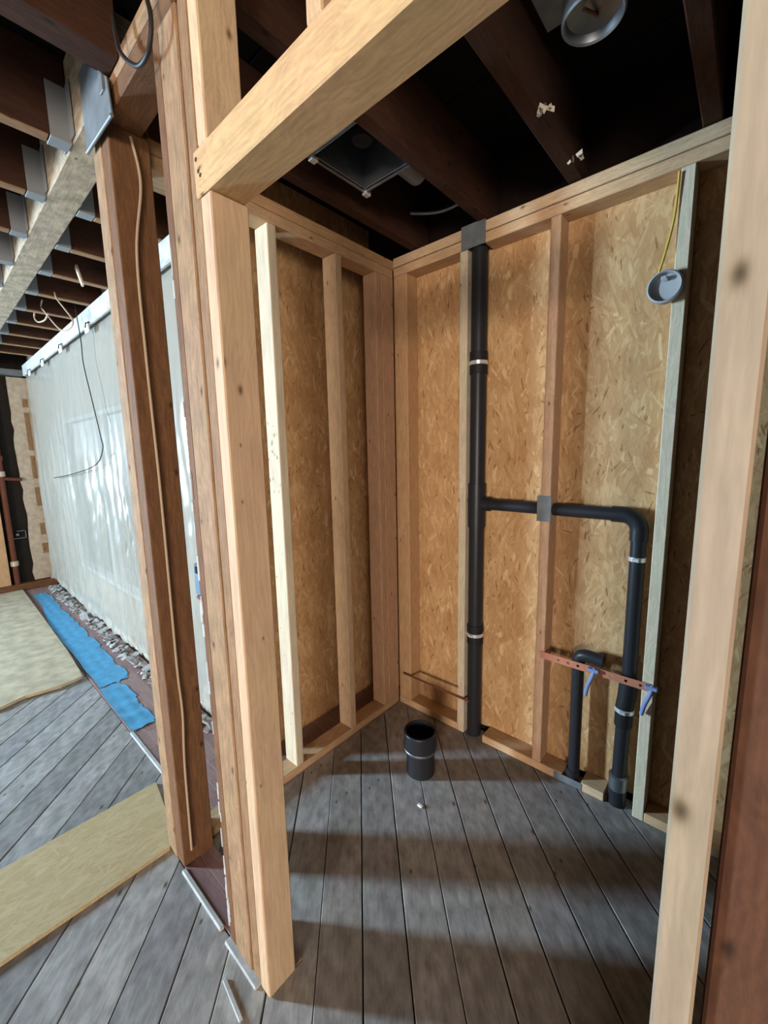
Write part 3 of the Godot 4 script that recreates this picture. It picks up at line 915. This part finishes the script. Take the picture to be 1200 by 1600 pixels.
func ceiling_fittings() -> void:
	# joists of the big room hang from the near face of the pale beam; those beyond hang from its far face
	for k in 9:
		var x := -1.366 - 0.401 * k
		var w := 0.082 if k == 0 else 0.05
		joist(V(x, 2.50, -0.458 if k else -0.468), V(x + w, 2.738, 7.78), "%s dark joist over the big room, counted from the old studs" % ordinal(k), "joists on the near side of the pale beam", -0.4575, 1.0 if k else 0.0)
	for k in range(1, 11):
		var x := -1.366 - 0.401 * k - 0.02
		joist(V(x, 2.50, -0.958), V(x + 0.05, 2.738, -0.567), "%s short dark joist between pale beam and window wall, counted from the post" % ordinal(k - 1), "joists on the window side of the pale beam", -0.5675, -1.0)
	for k in 4:
		var x: float = [-1.36, -0.985, -0.605, -0.20][k]
		joist(V(x, 2.488, -1.852), V(x + 0.052, 2.738, -0.56), "dark joist above the small room, " + ["beside the open partition", "holding the fan box", "next to the round duct", "nearest the pale knotty jamb"][k], "joists above the small room", 0.0, 0.0)
	for k in 2:
		var x: float = [-0.605, -0.20][k]
		joist(V(x, 2.738 - 0.235, -0.466), V(x + 0.052, 2.738, 7.78), "dark joist overhead outside the small room, " + ["over mid header", "over the pale knotty jamb"][k], "joists outside the small room", 0.0, 0.0)
	# end hanger of the pale beam
	var st := start()
	var face := [Vector2(-0.075, 0.0), Vector2(0.155, -0.012), Vector2(0.142, 0.085), Vector2(-0.02, 0.205), Vector2(-0.075, 0.205)]
	for sd in [[0.0, -1.0], [0.004, 1.0]]:
		for k in range(1, 4):
			tri(st, [V(face[0].x, face[0].y, sd[0]), V(face[k].x, face[k].y, sd[0]), V(face[k + 1].x, face[k + 1].y, sd[0])], [Vector2.ZERO, Vector2.ZERO, Vector2.ZERO], V(0, 0, sd[1]))
	for k in 5:
		var a: Vector2 = face[k]
		var c: Vector2 = face[(k + 1) % 5]
		quad(st, [V(a.x, a.y, 0), V(c.x, c.y, 0), V(c.x, c.y, 0.004), V(a.x, a.y, 0.004)], [Vector2.ZERO, Vector2.ZERO, Vector2.ZERO, Vector2.ZERO], V((c - a).y, -(c - a).x, 0).normalized())
	add_tube(st, [V(-0.075, 0.0, 0.004), V(0.155, -0.012, 0.004)], 0.005, 8)
	add_box(st, V(0.10, 0.06, 0.003), V(0.125, 0.13, 0.010), 1, 0.001)
	tag(put("beam_hanger", st.commit(), M.dull, self, V(-1.49, 2.402, -0.4575)), "big bent steel plate holding the end of the pale beam", "bracket")
	# exhaust fan housing between two joists
	var f := base("exhaust_fan", V(-1.095, 2.505, -1.155))
	tag(f, "dark square exhaust fan housing screwed between two joists", "fan")
	for p in [[V(-0.112, 0, -0.125), V(-0.108, 0.2, 0.125)], [V(0.106, 0, -0.125), V(0.110, 0.2, 0.125)], [V(-0.11, 0, -0.127), V(0.11, 0.2, -0.123)], [V(-0.11, 0, 0.123), V(0.11, 0.2, 0.127)], [V(-0.11, 0.196, -0.125), V(0.11, 0.2, 0.125)]]:
		put("housing_wall", bx(p[0], p[1], 1, 0.001), M.zinc, f)
	var rim := start()
	add_tube(rim, [V(-0.122, 0, -0.137), V(0.122, 0, -0.137), V(0.122, 0, 0.137), V(-0.122, 0, 0.137), V(-0.122, 0, -0.137)], 0.006, 8)
	put("housing_rim", rim.commit(), M.zinc, f)
	for p in [[-0.12, 0.12], [0.12, 0.1], [-0.12, -0.145], [0.12, -0.13]]:
		put("mounting_ear", bx(V(p[0] - 0.012, -0.012, p[1] - 0.014), V(p[0] + 0.012, 0.012, p[1] + 0.014), 1, 0.002), M.steel, f)
	put("motor", lathe([Vector2(0.0, 0.05), Vector2(0.035, 0.055), Vector2(0.04, 0.07), Vector2(0.04, 0.19)]), M.rubber, f)
	put("outlet_duct", lathe([Vector2(0.04, 0.0), Vector2(0.046, 0.003), Vector2(0.05, 0.02), Vector2(0.05, 0.13), Vector2(0.044, 0.135)], Basis(Vector3.RIGHT, PI / 2) * Basis(Vector3.FORWARD, PI), 24), M.dull, f, V(0.052, 0.055, -0.125))
	# round duct and its backing plate
	var d := base("ceiling_duct", V(-0.365, 2.50, -1.19))
	tag(d, "round grey metal duct opening facing down between joists", "duct")
	put("duct_collar", lathe([Vector2(0.070, 0.15), Vector2(0.070, 0.004), Vector2(0.066, 0.0), Vector2(0.062, 0.004), Vector2(0.058, 0.02), Vector2(0.02, 0.035), Vector2(0.0, 0.036)], Basis(), 36), M.zinc, d)
	put("damper_rod", tube([V(-0.012, 0.01, 0.03), V(0.0, 0.03, -0.03)], 0.004, 8), M.rust, d)
	put("mounting_plate", bx(V(-0.16, 0.15, -0.13), V(0.13, 0.156, 0.12), 0, 0.001), M.dull, d)
	# round electrical box on the stud and its cable
	var b := base("electrical_box", V(-0.264, 2.028, BACK + 0.004))
	tag(b, "round grey electrical box fixed to the speckled stud", "box")
	var forward := Basis(Vector3.RIGHT, PI / 2)
	put("box_shell", lathe([Vector2(0.0, -0.002), Vector2(0.049, 0.0), Vector2(0.052, 0.004), Vector2(0.052, 0.03), Vector2(0.047, 0.034), Vector2(0.045, 0.03), Vector2(0.043, 0.012), Vector2(0.0, 0.01)], forward, 30), M.grey_plastic, b)
	put("mounting_ear", bx(V(-0.012, 0.02, 0.012), V(0.006, 0.034, 0.034), 1, 0.003), M.steel, b)
	tag(put("electrical_cable", tube(curve([V(-0.29, 2.07, BACK + 0.012), V(-0.272, 2.14, BACK + 0.016), V(-0.255, 2.25, BACK + 0.006), V(-0.25, 2.38, BACK + 0.008)], 6), 0.004, 8), M.wire_yellow), "yellow cable rising from the round electrical box", "cable")

func small_things() -> void:
	tag(put("electrical_cable", tube(curve([V(-1.4295, 2.42, -0.53), V(-1.428, 2.30, -0.545), V(-1.4275, 2.1, -0.515), V(-1.4275, 1.8, -0.512), V(-1.4275, 1.4, -0.515), V(-1.4275, 1.0, -0.513), V(-1.4275, 0.75, -0.512), V(-1.4275, 0.6, -0.515), V(-1.4275, 0.4, -0.505), V(-1.4275, 0.06, -0.50)], 8), 0.0045, 8), M.wire_grey), "grey cable stapled down the dark flank of the doubled post", "cable")
	tag(put("electrical_cable", tube(curve([V(-1.06, 2.56, -0.44), V(-1.03, 2.454, -0.44), V(-1.018, 2.417, -0.44), V(-1.023, 2.385, -0.44), V(-1.047, 2.362, -0.44), V(-1.097, 2.365, -0.44), V(-1.149, 2.399, -0.44), V(-1.192, 2.441, -0.44), V(-1.21, 2.47, -0.44), V(-1.225, 2.54, -0.44)], 6), 0.005, 10), M.wire_black), "thick black cable loop hanging over the old studs", "cable")
	var zw := -0.862
	tag(put("loose_wire", tube(curve([V(-3.596, 2.55, zw), V(-3.55, 2.3, zw), V(-3.557, 2.15, zw), V(-3.46, 1.9, zw), V(-3.36, 1.65, zw), V(-3.345, 1.55, zw), V(-3.58, 1.44, zw), V(-4.3, 1.36, zw), V(-5.0, 1.31, zw)], 8), 0.0035, 8), M.wire_black), "thin black wire dangling in front of the plastic sheet", "wire")
	tag(put("loose_wire", tube(curve([V(-3.68, 2.56, -0.70), V(-3.74, 2.53, -0.70), V(-3.65, 2.477, -0.70), V(-3.39, 2.333, -0.70), V(-3.22, 2.27, -0.70), V(-3.05, 2.257, -0.70), V(-3.0, 2.287, -0.70), V(-3.15, 2.384, -0.70), V(-3.29, 2.471, -0.70), V(-3.33, 2.52, -0.70)], 6), 0.0045, 8), M.wire_grey), "tan wire loop drooping from the short joists", "wire")
	tag(put("loose_wire", tube(curve([V(-3.85, 2.513, -0.68), V(-3.87, 2.48, -0.68), V(-3.77, 2.432, -0.68), V(-3.57, 2.403, -0.68), V(-3.47, 2.42, -0.68)], 6), 0.005, 8), M.wire_grey), "small tan wire curl under the short joists", "wire")
	var s := lumber("wood_scrap", V(-0.012, -0.075, -0.006), V(0.012, 0.075, 0.006), 1, M.pale)
	s.position = V(-2.80, 2.426, -0.72)
	s.rotation = V(0.0, 0.0, 0.62)
	tag(s, "small pale wood scrap dangling under the short joists", "scrap")
	# switch box on the old studs
	var b := base("switch_box", V(-1.1098, 1.16, -0.50))
	tag(b, "small blue-grey switch box on the edge of the old studs", "box")
	put("box_shell", bx(V(-0.02, -0.045, -0.03), V(0.014, 0.045, 0.028), 1, 0.004), M.box_blue, b)
	put("mounting_tab", bx(V(-0.012, -0.056, 0.006), V(0.012, -0.044, 0.03), 1, 0.003), M.rust, b)
	put("mounting_tab", bx(V(-0.004, 0.02, 0.026), V(0.013, 0.04, 0.032), 1, 0.002), M.hole, b)
	# scraps caught on the dark joists above the small room
	for p in [[V(-0.534, 2.474, -1.62), "torn pale paper scrap hanging from the dark joist by the plumbing wall"], [V(-0.534, 2.474, -1.335), "torn pale paper scrap hanging from the dark joist near the round duct"]]:
		var st := start()
		for k in 7:
			var q := Basis.from_euler(V(rng.randf() * TAU, rng.randf() * TAU, rng.randf() * TAU))
			var c := V(rng.randf_range(-0.02, 0.02), rng.randf_range(-0.012, 0.012), rng.randf_range(-0.014, 0.014))
			var a := rng.randf_range(0.005, 0.013)
			var n: Vector3 = q * Vector3.UP
			for side in [1.0, -1.0]:
				quad(st, [c + q * V(-a, side * 0.0006, -a * 0.5), c + q * V(a, side * 0.0006, -a * 0.7), c + q * V(a * 0.8, side * 0.0006, a * 0.5), c + q * V(-a * 0.7, side * 0.0006, a * 0.6)], [Vector2.ZERO, Vector2.ZERO, Vector2.ZERO, Vector2.ZERO], n * side)
		tag(put("paper_scrap", st.commit(), M.plaster, self, p[0]), p[1], "scrap", "paper scraps on the joists")
	tag(put("electrical_cable", tube(curve([V(-1.32, 2.62, -1.70), V(-1.22, 2.60, -1.74), V(-1.14, 2.60, -1.77), V(-1.04, 2.63, -1.80), V(-0.99, 2.69, -1.82)], 6), 0.006, 8), M.edge), "pale cable crossing the dark ceiling above the corner", "cable")
	# chip of plaster on the bathroom boards
	tag(put("plaster_chip", bx(V(-0.012, 0, -0.008), V(0.012, 0.008, 0.008), 0, 0.003), M.chip, self, V(-0.935, 0.0, -1.245)), "tiny white chip on the floor in front of the black stub", "chip")
